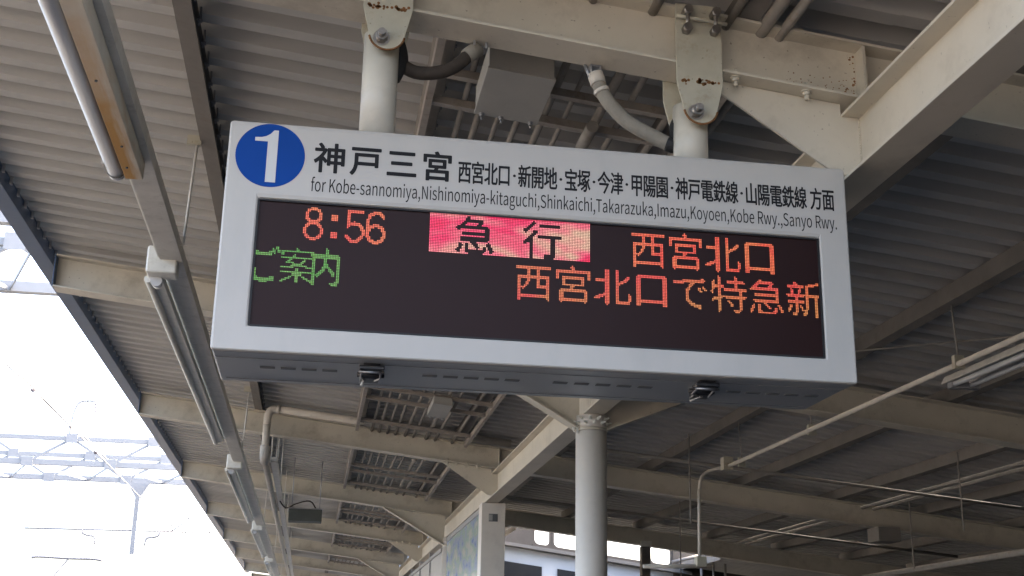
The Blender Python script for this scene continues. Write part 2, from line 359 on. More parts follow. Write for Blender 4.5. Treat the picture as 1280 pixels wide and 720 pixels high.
# ------------------------------------------------------------------ long girder and its columns
g = thing('main_girder', 'heavy cream I-beam girder running the length of the platform at the right of the board', 'girder', (GX, 4.56, 1.975))
MB().sweep(ipro(.297, .17, .009, .014), (GX, YS, 1.975), (GX, YEND, 1.975), (1, 0, 0), (0, 0, 1)).build('girder', m_girder, g, bevel=.002)
for k in range(0, 3):
    y = 4.56+BAY*k
    wl = MB(); z = 1.99
    while z < 2.25: wl.ball((GX-.007, y-.008, z), .006, 6, 4); z += .012
    wl.build('weld_bead', m_girder, g)
for k in (1, 3, 5, 7):
    y = 4.56+BAY*k
    c = thing('platform_column', {1: 'round cream column directly below the departure board', 3: 'round cream column hidden behind the poster board', 5: 'round cream column farther along the platform', 7: 'farthest round cream column of the platform'}[k], 'column', (GX, y, -1.6), 'round columns under the girder')
    MB().tube([(GX, y, -1.6), (GX, y, 1.845)], .128, 40).build('shaft', m_column, c)
    MB().tube([(GX, y, 1.846), (GX, y, 1.868)], .136, 40).build('collar', m_girder, c)
    MB().tube([(GX, y, 1.869), (GX, y, 1.974)], .126, 40).build('head', m_column, c)
    MB().box(GX-.17, GX+.17, y-.17, y+.17, -1.6, -1.575).build('base_plate', m_girder, c)
    if k == 1:
        for i in range(9):
            a = R(205+i*16); d = Vector((math.cos(a), math.sin(a), 0)); zz = 1.905+.035*(i % 2)
            bolt('bolt', Vector((GX, y, zz))+d*.125, d+Vector((0, 0, .15)), .013, .05, m_boxw, c)
        for i in range(3): bolt('bolt', (2.03+.03*i, y-.06, 1.86), (0, -.3, -1), .013, .04, m_boxw, c)

# ------------------------------------------------------------------ departure board
X0, Y0, ZT = -.4037, 4.3299, 1.9231; W, H, D = 2.4, .8788, .520
ZB = ZT-H
S = thing('departure_board', 'hanging white LED departure board for platform 1 showing 8:56', 'departure board', (X0+W/2, Y0+D/2, ZB))
MB().box(X0+.004, X0+W-.004, Y0+.0302, Y0+D, ZB+.002, ZT-.004).build('case', m_case, S, bevel=.008)
su0, sv0, su1, sv1 = .1235, .3035, 2.2765, .7855      # screen opening (from left, from top)
fr = MB()
xa, xb, za, zc_ = X0+su0, X0+su1, ZT-sv1, ZT-sv0
o_ = [(X0, ZB), (X0+W, ZB), (X0+W, ZT), (X0, ZT)]; i_ = [(xa, za), (xb, za), (xb, zc_), (xa, zc_)]
vs = [(x, Y0, z) for x, z in o_]+[(x, Y0, z) for x, z in i_]+[(x, Y0+.03, z) for x, z in o_]+[(x, Y0+.03, z) for x, z in i_]
fs = []
for i in range(4):
    j = (i+1) % 4; fs += [(i, j, 4+j, 4+i), (8+i, 12+i, 12+j, 8+j), (i, 8+i, 8+j, j), (4+i, 4+j, 12+j, 12+i)]
fr.add(vs, fs).build('front_frame', m_face, S, bevel=.013)
gk = MB()
for a in ((xa, xb, za, za+.006), (xa, xb, zc_-.006, zc_), (xa, xa+.006, za+.006, zc_-.006), (xb-.006, xb, za+.006, zc_-.006)): gk.box(a[0], a[1], Y0+.004, Y0+.02, a[2], a[3])
gk.build('gasket', m_black, S)
scr = MB().box(xa+.001, xb-.001, Y0+.012, Y0+.0245, za+.001, zc_-.001).build('screen', m_screen, S)
# thin seams along the underside
MB().box(X0+.01, X0+W-.01, Y0+.11, Y0+.112, ZB-.0005, ZB+.003).build('seam', m_seam, S)
MB().box(X0+.03, X0+W-.03, Y0+.46, Y0+.463, ZB-.0005, ZB+.003).build('seam', m_seam, S)
for grp in ([-.239+.0765*i for i in range(4)], [.365+.079*i for i in range(5)], [.868+.084*i for i in range(5)], [1.56+.08*i for i in range(5)]):
    for x in grp: MB().box(x, x+.055, Y0+.235, Y0+.262, ZB-.0008, ZB+.003).build('vent_slot', m_slot, S)
def latch(x, y, skew):
    l = MB().box(x-.030, x+.030, y-.01, y+.10, ZB-.006, ZB+.001).build('latch', m_latch, S)
    MB().box(x-.046, x+.046, y-.012, y+.022, ZB-.022, ZB-.0065).build('keeper', m_latch, l, bevel=.003)
    MB().tube([(x-.046, y+.002, ZB-.030), (x+.046, y+.002, ZB-.030)], .006, 8).build('hinge_pin', m_lever, l)
    MB().tube([(x-.05, y+.075, ZB-.024), (x+.05, y+.075, ZB-.024)], .010, 8).build('cross_pin', m_latch, l)
    q = x+skew
    a = MB()
    for s_ in (-1, 1): a.tube([(x+s_*.034, y+.02, ZB-.028), (x+s_*.036, y+.075, ZB-.034), (q+s_*.020, y+.16, ZB-.026)], .0045, 8)
    a.build('toggle_lever', m_lever, l)
    MB().box(q-.036, q+.036, y+.15, y+.235, ZB-.020, ZB+.001).build('catch', m_latch, l, bevel=.004)
    MB().tube([(q-.018, y+.13, ZB-.032), (q-.026, y+.245, ZB-.024)], .006, 8).build('catch_hook', m_lever, l)
latch(.168, Y0+.10, 0.0); latch(1.43, Y0+.085, .035)
# poles and pivot brackets
def pole(px, bx, ztop, zpl_top, zpl_bot, hw, clamp):
    MB().tube([(px, 4.56, ZT-.006), (px, 4.56, ztop)], .0715, 36).build('hanging_pole', m_pole, S)
    MB().tube([(px, 4.56, ZT-.003), (px, 4.56, ZT+.01)], .085, 36).build('pole_flange', m_face, S)
    for yy in (4.455, 4.657):
        zk = zpl_bot+.185; rr = .072; pr = [(-hw, zpl_top), (-hw, zk)]
        for i in range(9):
            a = math.pi + math.pi*i/8; pr.append((rr*math.cos(a), zpl_bot+rr+rr*math.sin(a)))
        pr += [(hw, zk), (hw, zpl_top)]
        b = MB().sweep([(bx+a, c) for a, c in pr], (0, yy, 0), (0, yy+.009, 0), (1, 0, 0), (0, 0, 1)).build('bracket_plate', m_bracket, S, bevel=.0015)
        if yy < 4.5:
            rs = MB()
            for i in range(0, 9):
                a = math.pi + math.pi*(i+.0)/8; rs.ball((bx+rr*math.cos(a)*.985, yy-.001, zpl_bot+rr+rr*math.sin(a)*.985), .006, 6, 4)
            path = [(bx+rr*math.cos(math.pi+math.pi*i/16)*.99, yy-.002, zpl_bot+rr+rr*math.sin(math.pi+math.pi*i/16)*.99) for i in range(1, 16)]
            MB().tube(path, .0045, 6).build('rust_edge', m_rust, b)
            sp_ = MB(); 
            for i in range(26):
                x = bx-hw*.85+random.random()*hw*1.7; z = zk+.005+random.gauss(0, .006); sp_.tube([(x, yy-.0008, z), (x, yy+.001, z)], random.uniform(.003, .009), 7)
            sp_.build('rust_spots', m_rust, b, kind='stuff')
    rr = .05
    MB().tube([(px, 4.50, zpl_bot+rr), (px, 4.62, zpl_bot+rr)], .03, 16).build('pivot_sleeve', m_steel, S)
    px -= .006
    bl = MB().tube([(px+.0, 4.42, zpl_bot+rr+.002), (px, 4.456, zpl_bot+rr+.002)], .026, 6); bl.tube([(px, 4.395, zpl_bot+rr+.002), (px, 4.42, zpl_bot+rr+.002)], .015, 12)
    bl.tube([(px, 4.452, zpl_bot+rr+.002), (px, 4.455, zpl_bot+rr+.002)], .034, 18); bl.build('pivot_bolt', m_steel, S)
    if clamp:
        zz = zpl_top-.085; cb = MB().tube([(bx-.10, 4.43, zz+.012), (bx+.115, 4.43, zz-.008)], .008, 8)
        cl = cb.build('clamp_bar', m_bracket, S)
        for dx in (-.055, .065):
            n_ = MB().tube([(bx+dx, 4.415, zz-.04), (bx+dx, 4.455, zz-.04)], .020, 6); n_.tube([(bx+dx, 4.40, zz+.035), (bx+dx, 4.455, zz+.035)], .020, 6); n_.tube([(bx+dx, 4.425, zz-.055), (bx+dx, 4.425, zz+.05)], .009, 10)
            n_.build('clamp_nut', m_steel, cl)
pole(.1445, .160, 2.44, 2.90, 2.328, .099, False)
pole(1.4345, 1.449, 2.24, 2.667, 2.122, .0985, True)

# lettering: real glyph outlines laid on the face
try:      # the sans that ships with Blender; the built-in face if it is not there
    GROT = bpy.data.fonts.load(bpy.utils.system_resource('DATAFILES', path='fonts') + '/Noto Sans CJK Regular.woff2')
except Exception:
    GROT = None
def glyph_mesh(txt, off=0.0):
    c = bpy.data.curves.new('text', 'FONT'); c.body = txt; c.size = 1
    if GROT and txt.isascii(): c.font = GROT
    c.offset = off; c.resolution_u = 6; c.extrude = 0
    o = bpy.data.objects.new('text', c); COL.objects.link(o)
    dg = bpy.context.evaluated_depsgraph_get(); dg.update()
    m = bpy.data.meshes.new_from_object(o.evaluated_get(dg))
    vs = [v.co.copy() for v in m.vertices]; fs = [tuple(p.vertices) for p in m.polygons]
    bpy.data.objects.remove(o); bpy.data.meshes.remove(m); bpy.data.curves.remove(c)
    return vs, fs
FY = Y0-.0012
def put(mb, txt, ua, ub, va, vb, off=0.0, em=True, n=8):
    """fit a glyph into the face rectangle u:[ua,ub] v:[va,vb]; em=True keeps the character inside its em square"""
    vs, fs = glyph_mesh(txt)
    if em: bx0, bx1, by0, by1 = 0.03, .97, -.08, .85
    else:
        xs = [v.x for v in vs]; ys = [v.y for v in vs]; bx0, bx1, by0, by1 = min(xs), max(xs), min(ys), max(ys)
    for k in range(n+1):          # thicken the strokes evenly: the outline laid down again round a small circle
        ox, oz = (off*math.cos(2*math.pi*k/n), off*math.sin(2*math.pi*k/n)) if k < n else (0, 0)
        mb.add([(X0+ua+(v.x-bx0)/(bx1-bx0)*(ub-ua)+ox, FY-k*2e-5, ZT-vb+(v.y-by0)/(by1-by0)*(vb-va)+oz) for v in vs], fs)
t_ = MB(); w4 = .115; pitch4 = .1335
for i, ch in enumerate('神戸三宮'): put(t_, ch, .316+pitch4*i, .316+pitch4*i+w4, .068, .184, .0027, n=12)
t_.build('station_name_lettering', m_ink, S)
seq = '西宮北口.新開地.宝塚.今津.甲陽園.神戸電鉄線.山陽電鉄線 方面'
nch = sum(c not in '. ' for c in seq); cw = .0495; dotw = .0285; spw = .014
adv = (2.3475-.853-seq.count('.')*dotw-spw-cw)/(nch-1)
uu = .853; t_ = MB()
for ch in seq:
    if ch == '.': 
        cxx = X0+uu-(adv-cw)/2+dotw/2; zz = ZT-.141
        t_.add([(cxx+.0058*math.cos(a*math.pi/5), FY, zz+.0058*math.sin(a*math.pi/5)) for a in range(10)], [list(range(10))]); uu += dotw
    elif ch == ' ': uu += spw
    else: put(t_, ch, uu, uu+cw, .0945, .185, .0013); uu += adv
t_.build('destinations_lettering', m_ink, S)
t_ = MB()
vs, fs = glyph_mesh('for Kobe-sannomiya,Nishinomiya-kitaguchi,Shinkaichi,Takarazuka,Imazu,Koyoen,Kobe Rwy.,Sanyo Rwy.')
xs = [v.x for v in vs]; sx_ = (2.352-.310)/(max(xs)-min(xs)); szz = .052/max(v.y for v in glyph_mesh('K')[0])
t_.add([(X0+.310+(v.x-min(xs))*sx_, FY, ZT-.2625+v.y*szz) for v in vs], fs)
t_.build('romanised_lettering', m_ink, S)
dc = MB(); n = 72
dc.add([(X0+.1545+.1265*math.cos(2*math.pi*a/n), Y0-.001+dy, ZT-.1335+.1255*math.sin(2*math.pi*a/n)) for dy in (0, .0009) for a in range(n)], [list(range(n))[::-1], list(range(n, 2*n))]+[(a, (a+1) % n, n+(a+1) % n, n+a) for a in range(n)])
dc = dc.build('number_disc', m_blue, S)
one = [(-.2245, 1.890), (-.2245, 1.683), (-.2615, 1.683), (-.2615, 1.8435), (-.3085, 1.8435), (-.3085, 1.858), (-.285, 1.8595), (-.268, 1.865), (-.253, 1.875), (-.241, 1.890)]
MB().add([(x, Y0-.002, z) for x, z in one], [list(range(len(one)))]).build('numeral', m_white, dc)

# LED matrix text
PIT_ = .00628
def raster(ch, w, h, off=0.0, thr=.5, box=(.03, .97, -.09, .86), ss=4):
    """sample a glyph outline on a w x h dot grid; a dot is lit when enough of its cell is covered"""
    vs, fs = glyph_mesh(ch, off)
    x0, x1, y0, y1 = box
    if x0 is None: xs = [v.x for v in vs]; x0, x1 = min(xs), max(xs)
    NW, NH = w*ss, h*ss; hit = set()
    for f_ in fs:
        p = [((vs[i].x-x0)/(x1-x0)*NW-.5, (y1-vs[i].y)/(y1-y0)*NH-.5) for i in f_]
        for q in range(1, len(p)-1):
            a, b, c = p[0], p[q], p[q+1]
            for yy in range(max(0, math.ceil(min(a[1], b[1], c[1]))), min(NH-1, math.floor(max(a[1], b[1], c[1])))+1):
                cr_x = []
                for m_, n_ in ((a, b), (b, c), (c, a)):
                    if m_[1] != n_[1] and min(m_[1], n_[1]) <= yy <= max(m_[1], n_[1]):
                        cr_x.append(m_[0]+(n_[0]-m_[0])*(yy-m_[1])/(n_[1]-m_[1]))
                if len(cr_x) > 1:
                    for xx in range(max(0, math.ceil(min(cr_x))), min(NW-1, math.floor(max(cr_x)))+1): hit.add((xx, yy))
    cnt = {}
    for xx, yy in hit: cnt[(xx//ss, yy//ss)] = cnt.get((xx//ss, yy//ss), 0)+1
    return [sum(1 << (w-1-i) for i in range(w) if cnt.get((i, j), 0) >= thr*ss*ss) for j in range(h)]
GS = {c: (24, 24, 0.0, .5, (.03, .97, -.09, .86)) for c in '西宮北口で特急新'}
GS.update({'B急': (24, 24, .010, .5, (.03, .97, -.09, .86)), 'B行': (24, 24, .010, .5, (.03, .97, -.09, .86)),
           'ご': (17, 24, .008, .36, (.12, 1.0, -.06, .87)), '案': (22, 24, -.004, .55, (.03, .97, -.09, .86)), '内': (17, 24, .008, .45, (.06, .94, -.09, .86)),
           '8': (12, 21, 0.0, .42, (None, None, -.01, .737)), '5': (12, 21, 0.0, .42, (None, None, -.01, .737)), '6': (12, 21, 0.0, .42, (None, None, -.01, .737))})
LY = Y0+.0105
def led(mb, rows, w, h, u0, v0, inv=False, du=PIT_, dv=PIT_, clip=None):
    k = .36
    for j, row in enumerate(rows):
        for i in range(w):
            on = (row >> (w-1-i)) & 1
            if bool(on) == inv: continue
            uc = u0+(i+.5)*du; vc = v0+(j+.5)*dv
            if clip and not (clip[0] < uc < clip[1]): continue
            x, z = X0+uc, ZT-vc
            mb.add([(x-du*k, LY, z-dv*k), (x+du*k, LY, z-dv*k), (x+du*k, LY, z+dv*k), (x-du*k, LY, z+dv*k)], [(0, 1, 2, 3)])
def G(k): w, h, of_, th_, bx_ = GS[k]; return raster(k[-1], w, h, of_, th_, bx_), w, h
def pen(paths, w=12, h=21, rad=1.05):
    rows = []
    seg = [(a, b) for p in paths for a, b in zip(p[:-1], p[1:])]
    for j in range(h):
        v = 0
        for i in range(w):
            x, y = i+.5, j+.5; hit_ = 0
            for (ax, ay), (bx, by) in seg:
                t = max(0, min(1, ((x-ax)*(bx-ax)+(y-ay)*(by-ay))/max(1e-6, (bx-ax)**2+(by-ay)**2)))
                if math.hypot(x-ax-t*(bx-ax), y-ay-t*(by-ay)) < rad: hit_ = 1; break
            v = v*2+hit_
        rows.append(v)
    return rows
def oval(cx, cy, rx, ry, a0=0, a1=360): return [(cx+rx*math.cos(R(a0+(a1-a0)*k/24)), cy+ry*math.sin(R(a0+(a1-a0)*k/24))) for k in range(25)]
DIG = (([oval(6, 5.3, 4.2, 4.3), oval(6, 15, 5, 5)], .292),
       ([[(10.5, 1), (2, 1), (2, 9.6)], oval(5.6, 14.2, 5.2, 5.7, -140, 150)], .444),
       ([oval(6.2, 6.2, 4.8, 5.2, -25, -150), [(1.6, 4.4), (1, 8), (1, 14)], oval(6, 14.5, 5, 5.4)], .520))
for p, uo in DIG:
    b = MB(); led(b, pen(p), 12, 21, uo, .321, du=.0061, dv=.0061); b.build('led_digit', m_led_red, S)
for vo in (.345, .412): b = MB(); led(b, [15]*4, 4, 4, .392, vo, du=.0061, dv=.0061); b.build('led_colon_dot', m_led_red, S)
b = MB(); full = [[1]*100 for _ in range(25)]
for k, co in (('B急', 16), ('B行', 58)):
    rows, w, h = G(k)
    for j in range(24):
        for i in range(24):
            if (rows[j] >> (23-i)) & 1: full[min(j+1, 24)][co+i] = 0
led(b, [int(''.join(map(str, q)), 2) for q in full], 100, 25, .7545, .3065, du=.0061, dv=.00622)
b.build('led_train_type', m_led_pink, S)
for i, k in enumerate('西宮北口'):
    b = MB(); rows, w, h = G(k); led(b, rows, w, h, 1.520+i*.1475, .3195, du=.0059, dv=.0062); b.build('led_destination_character', m_led_red, S)
for i, k in enumerate('西宮北口で特急新'):
    b = MB(); rows, w, h = G(k); led(b, rows, w, h, 1.077+i*.1510, .480, du=.0060, dv=.0061, clip=(0, 2.268)); b.build('led_message_character', m_led_orange, S)
for k, uo in (('ご', .118), ('案', .215), ('内', .333)):
    b = MB(); rows, w, h = G(k); led(b, rows, w, h, uo, .476, du=.0059, dv=.0060, clip=(.131, 9)); b.build('led_notice_character', m_led_green, S)

# ------------------------------------------------------------------ hoses from the beam into the poles
def smooth(pts, k=4):
    out = []; P_ = [Vector(p) for p in pts]; P_ = [P_[0]]+P_+[P_[-1]]
    for i in range(1, len(P_)-2):
        for j in range(k):
            t = j/k; a, b, c, d = P_[i-1:i+3]
            out.append(.5*((2*b)+(-a+c)*t+(2*a-5*b+4*c-d)*t*t+(-a+3*b-3*c+d)*t**3))
    out.append(P_[-2]); return out
t = thing('flexible_hose', 'brown flexible cable hose bending into the left hanging pole', 'cable hose', (.2, 4.6, 2.3))
MB().tube(smooth([(.225, 4.60, 2.345), (.29, 4.62, 2.325), (.375, 4.62, 2.331), (.45, 4.63, 2.37), (.52, 4.64, 2.447)]), .028, 14).build('hose', m_flex_dark, t)
MB().tube(smooth([(.165, 4.58, 2.47), (.205, 4.59, 2.43), (.222, 4.60, 2.36), (.205, 4.59, 2.30), (.19, 4.58, 2.262)]), [.02]*3+[.036]*12+[.02, .02], 14).build('boot', m_black, t)
MB().tube([(.50, 4.637, 2.425), (.55, 4.643, 2.473)], .033, 14).build('end_fitting', m_flex_pale, t)
c = MB()
for yy in (4.615, 4.665): c.box(.525, .535, yy-.004, yy+.004, 2.44, 2.515); c.box(.575, .583, yy-.004, yy+.004, 2.46, 2.515)
c.box(.525, .583, 4.611, 4.669, 2.494, 2.500); c.build('clip', m_zinc, t)
t = thing('flexible_hose', 'pale flexible cable hose sagging from the beam to the right hanging pole', 'cable hose', (1.2, 4.6, 2.2))
MB().tube(smooth([(1.055, 4.64, 2.385), (1.075, 4.63, 2.32), (1.115, 4.62, 2.25), (1.185, 4.62, 2.182), (1.277, 4.61, 2.128), (1.37, 4.60, 2.08)]), .030, 14).build('hose', m_flex_pale, t)
MB().tube([(1.051, 4.642, 2.40), (1.063, 4.635, 2.35)], .034, 14).build('end_fitting', m_pipe, t)
MB().tube([(1.072, 4.63, 2.325), (1.078, 4.629, 2.31)], .034, 14).build('collar', m_pipe, t)
MB().tube(smooth([(1.345, 4.60, 2.09), (1.385, 4.59, 2.08), (1.395, 4.585, 2.13), (1.392, 4.58, 2.175), (1.41, 4.575, 2.19)]), [.032]*6+[.040]*6+[.034]*5, 14).build('boot', m_black, t)
c = MB()
c.box(1.025, 1.032, 4.62, 4.66, 2.385, 2.455); c.box(1.065, 1.072, 4.62, 4.66, 2.40, 2.45); c.box(1.032, 1.065, 4.62, 4.66, 2.428, 2.434); c.tube([(1.005, 4.64, 2.44), (1.03, 4.64, 2.375)], .007, 6)
c.build('clip', m_zinc, t)

# ------------------------------------------------------------------ conduit racks between the two middle purlins
def rack(k, label):
    y0 = 4.56+BAY*k; t = thing('conduit_rack', label, 'conduit rack', (1.05, y0+1, 2.6), 'conduit racks under the roof')
    for yy, dz in ((.36, 0), (.78, 0), (1.10, 0), (2.62, 0), (3.17, 0), (4.45, 0)):
        MB().sweep([(-.02, 0), (.02, 0), (.02, .04), (.014, .04), (.014, .006), (-.014, .006), (-.014, .04), (-.02, .04)], (.43, y0+yy, 2.735-SL*.43), (1.74, y0+yy, 2.735-SL*1.74), (0, 1, 0), (0, 0, 1)).build('cross_bar', m_bar, t)
    for x in (.425, 1.745):
        MB().sweep([(0, 0), (.035, 0), (.035, .005), (.005, .005), (.005, .06), (0, .06)], (x-.017, y0+.2, 2.728-SL*x), (x-.017, y0+BAY-.2, 2.728-SL*x), (1, 0, -SL), (0, 0, 1)).build('side_angle', m_bar, t)
    for x, rr in ((.61, .016), (.70, .018), (.80, .014), (.90, .016), (1.02, .019), (1.12, .013), (1.28, .024), (1.39, .017), (1.60, .018)):
        MB().tube([(x, y0+.0, 2.778-SL*x+rr), (x, y0+BAY-.01, 2.778-SL*x+rr)], rr, 12).build('conduit', m_conduit, t)
    return t
r0 = rack(0, 'conduit rack right behind the big beam above the board')
MB().tube([(1.235, 5.52, 2.70-SL*1.2), (1.235, 5.78, 2.70-SL*1.2)], .032, 12).build('coupling', m_conduit, r0)
racks = {1: 'conduit rack seen just under the bottom edge of the board', 2: 'conduit rack beyond the beam with the drain pipe', 3: 'conduit rack beside the hanging grey box', 4: 'small far conduit rack two bays beyond the grey box', 5: 'farthest conduit rack along the platform'}
for k, lb in racks.items(): dup(r0, (0, BAY*k, 0), lb)
rm = thing('conduit_rack', 'conduits over the big beam, ending toward the viewer', 'conduit rack', (1.05, 0, 2.6), 'conduit racks under the roof')
for x, rr in ((.61, .016), (.80, .014), (1.02, .019), (1.28, .024), (1.60, .018), (1.76, .03), (1.84, .022)):
    MB().tube([(x, 2.3, 2.79-SL*x+rr), (x, 4.55 if x < 1.7 else 6.5, 2.79-SL*x+rr)], rr, 12).build('conduit', m_conduit, rm)
MB().box(1.86, 1.93, 4.50, 4.58, zt(1.9)+.002, zt(1.9)+.02).build('clamp', m_bracket, rm)
def jbox(x0, x1, y0, y1, z0, z1, label):
    t = thing('junction_box', label, 'junction box', ((x0+x1)/2, (y0+y1)/2, z0-SL*x0), 'junction boxes under the conduit racks')
    MB().box(x0, x1, y0, y1, z0+.012, z1, SL).build('body', m_jbox, t, bevel=.004)
    MB().box(x0-.006, x1+.006, y0-.006, y1+.006, z0, z0+.011, SL).build('lid', m_jbox, t, bevel=.003)
    for x in (x0+.03, x0+(x1-x0)*.42, x1-.03):
        bolt('screw', (x, y1-.01, z0-SL*x), (0, 0, -1), .010, .03, m_zinc, t)
jbox(.630, .925, 4.90, 5.37, 2.585, 2.72, 'grey square junction box hanging just above the board')
jbox(1.11, 1.30, 12.35, 13.05, 2.66, 2.74, 'small junction box under the conduits below the board')

# ------------------------------------------------------------------ left light rail with slim fluorescent battens
rl = thing('light_rail', 'long grey channel carrying the lamps along the left of the platform', 'light rail', (-.93, 10, 2.25))
MB().sweep([(0, 0), (.13, 0), (.13, .075), (.124, .075), (.124, .006), (.006, .006), (.006, .075), (0, .075)], (-1.0, YS, 2.25), (-1.0, YEND, 2.25), (1, 0, 0), (0, 0, 1)).build('channel', m_rail, rl, bevel=.002)
MB().box(-1.012, -1.002, YS, YEND, 2.262, 2.275).build('edge_strip', m_boxw, rl)
for y in (6.91, 13.9, 21.2, 28.3, 35.5):
    MB().tube([(-.845, y, 2.26), (-.82, y, zt(-.82)+.02)], .008, 8).build('hanger_rod', m_rail, rl)
    MB().box(-.88, -.80, y-.012, y+.012, zt(-.84)-.03, zt(-.84)+.03).build('hanger_clamp', m_bracket, rl)
def batten(y0, y1, label, first=False):
    t = thing('fluorescent_lamp', label, 'lamp', (-1.05, y0, 2.2), 'slim lamps along the left light rail')
    if first:
        MB().box(-.984, -.902, y0, y1+.03, 2.160, 2.247).build('casing', m_stain, t, bevel=.004)
        MB().tube([(-1.027, y0, 2.195), (-1.027, y1+.0, 2.195)], .041, 28).build('tube', m_tube, t)
        MB().tube([(-1.027, y1, 2.195), (-1.027, y1+.014, 2.195)], .043, 28).build('end_ring', m_slot, t)
        MB().tube([(-1.027, y1+.014, 2.195), (-1.027, y1+.055, 2.192), (-1.027, y1+.085, 2.188)], [.041, .038, .022], 24).build('end_cap', m_tube, t)
        MB().box(-1.072, -1.062, y1-.12, y1+.01, 2.17, 2.23).build('side_clip', m_rail, t)
        sc = MB()
        for yy in (3.9, 4.6, 5.25, 5.5): sc.tube([(-.943+.02*math.sin(yy*9), yy, 2.154), (-.943+.02*math.sin(yy*9), yy, 2.161)], .006, 8)
        sc.build('screw', m_slot, t, kind='stuff')
    else:
        MB().box(-1.075, -1.002, y0, y1, 2.19, 2.236).build('casing', m_boxw, t, bevel=.003)
        MB().tube([(-1.085, y0, 2.185), (-1.085, y1, 2.185)], .022, 20).build('tube', m_boxw, t)
        MB().tube([(-1.085, y1, 2.185), (-1.085, y1+.03, 2.185)], .026, 16).build('end_cap', m_boxw, t)
        MB().box(-1.075, -.90, y0-.20, y0-.05, 2.170, 2.335).build('cover_box', m_boxw, t, bevel=.012)
        MB().tube([(-1.022, y0-.10, 2.15), (-1.03, y0+.03, 2.165)], [.035, .03], 16).build('lamp_holder', m_tube, t)
    return t
batten(2.3, 5.62, 'nearest slim lamp with a rusty yellow stained casing, top left', True)
b1 = batten(7.36, 13.2, 'slim lamp with a white square cover box, left of the board')
for i, (y, lb) in enumerate(((15.1, 'slim lamp with a cover box just below the board\'s lower left corner'), (22.3, 'third covered slim lamp, far along the rail'), (29.4, 'farthest slim lamp on the left rail'))):
    dup(b1, (0, y-7.36, 0), lb)

# ------------------------------------------------------------------ drain pipe and its long run
t = thing('drain_pipe', 'cream drain pipe along a roof beam, turning down and away at the left', 'drain pipe', (-.64, 14.85, 2.3))
py = 14.86
MB().tube([(2.30, py, 2.852-SL*2.3), (-.52, py, 2.852+SL*.52-.02)], .045, 18).build('pipe', m_pipe, t)
MB().tube([(-.50, py, 2.885), (-.54, py, 2.89)], .055, 18).build('coupling', m_pipe, t)
MB().tube(smooth([(-.52, py, 2.885), (-.60, py, 2.875), (-.635, py, 2.80), (-.64, py, 2.70)]), .047, 18).build('elbow', m_pipe, t)
MB().tube([(-.64, py, 2.72), (-.642, py, 2.40)], .045, 18).build('pipe', m_pipe, t)
MB().tube(smooth([(-.642, py, 2.44), (-.642, py, 2.36), (-.642, py+.06, 2.31), (-.642, py+.2, 2.295)]), .057, 18).build('elbow', m_pipe, t)
MB().tube([(-.642, py+.1, 2.298), (-.64, 44, 2.298)], .040, 18).build('pipe', m_pipe, t)
t = thing('cable_channel', 'narrow grey cable channel beside the long drain pipe', 'cable channel', (-.55, 20, 2.3))
MB().box(-.575, -.50, py+.3, 44, 2.30, 2.36).build('channel', m_rail, t)
for y in (15.4, 17.2, 20.0, 22.6, 25.0, 27.8):
    for x in (-.58, -.50): MB().tube([(x, y, 2.33), (x, y, zt(x)+.1)], .008, 6).build('hanger_rod', m_rail, t)
t = thing('hanging_equipment_box', 'flat dark grey box hung under the roof beyond the lamps', 'equipment box', (-.15, 19, 2.0))
MB().box(-.40, .09, 18.8, 19.1, 2.0, 2.175).build('box', m_eq, t, bevel=.006)
MB().box(-.41, .10, 18.79, 19.11, 2.177, 2.19).build('lid', m_zinc, t)
for x in (-.36, .05): MB().tube([(x, 18.95, 2.18), (x, 18.95, zt(x)+.1)], .008, 6).build('hanger_rod', m_zinc, t)
MB().tube(smooth([(.0, 18.9, 2.19), (-.1, 18.85, 2.30), (-.3, 18.9, 2.26), (-.45, 18.95, 2.20), (-.56, 18.95, 2.33)]), .010, 8).build('cable', m_flex_dark, t)

# ------------------------------------------------------------------ right side: conduit, twin lamp, drop, cross pipes, rods
t = thing('lamp_conduit', 'thin cream conduit running back under the dark right half of the roof', 'conduit', (4.1, 10, 1.96))
MB().tube([(4.19, 3.0, 1.96), (4.06, 12.0, 1.96)], .019, 12).build('conduit', m_pipe, t)
MB().tube(smooth([(4.06, 11.95, 1.96), (3.92, 12.06, 1.93), (3.82, 12.06, 1.86), (3.79, 12.06, 1.72)]), .017, 12).build('bend', m_pipe, t)
MB().tube([(3.79, 12.06, 1.74), (3.775, 12.06, 1.05)], .017, 12).build('drop', m_pipe, t)
MB().box(4.0, 4.10, 11.9, 12.0, 1.92, 2.05).build('fitting', m_bracket, t, bevel=.004)
MB().box(3.73, 3.83, 12.0, 12.1, .97, 1.07).build('fitting', m_bracket, t, bevel=.004)
MB().tube([(3.90, 12.06, .98), (3.2, 12.06, .96)], .02, 10).build('conduit', m_pipe, t)
for y in (7.43, 9.95, 11.75):
    MB().tube([(4.14, y, 1.97), (4.12, y, zt(4.1)+.02)], .007, 8).build('hanger_rod', m_conduit, t)
    MB().box(4.10, 4.17, y-.02, y+.02, 1.93, 2.02).build('clamp', m_bracket, t)
t = thing('twin_tube_lamp', 'twin-tube fluorescent lamp at the right edge under the dark roof', 'lamp', (4.32, 6, 1.9))
MB().sweep([(0, 0), (.03, .05), (.20, .05), (.23, 0), (.226, -.004), (.198, .044), (.032, .044), (.004, -.004)], (4.20, 4.2, 1.90), (4.17, 7.75, 1.90), (1, 0, 0), (0, 0, 1)).build('reflector', m_rail, t)
for dx in (.055, .175): MB().tube([(4.20+dx, 4.3, 1.885), (4.17+dx, 7.68, 1.885)], .018, 14).build('tube', m_tube, t)
MB().box(4.20, 4.41, 7.66, 7.72, 1.86, 1.90).build('lamp_holder', m_zinc, t)
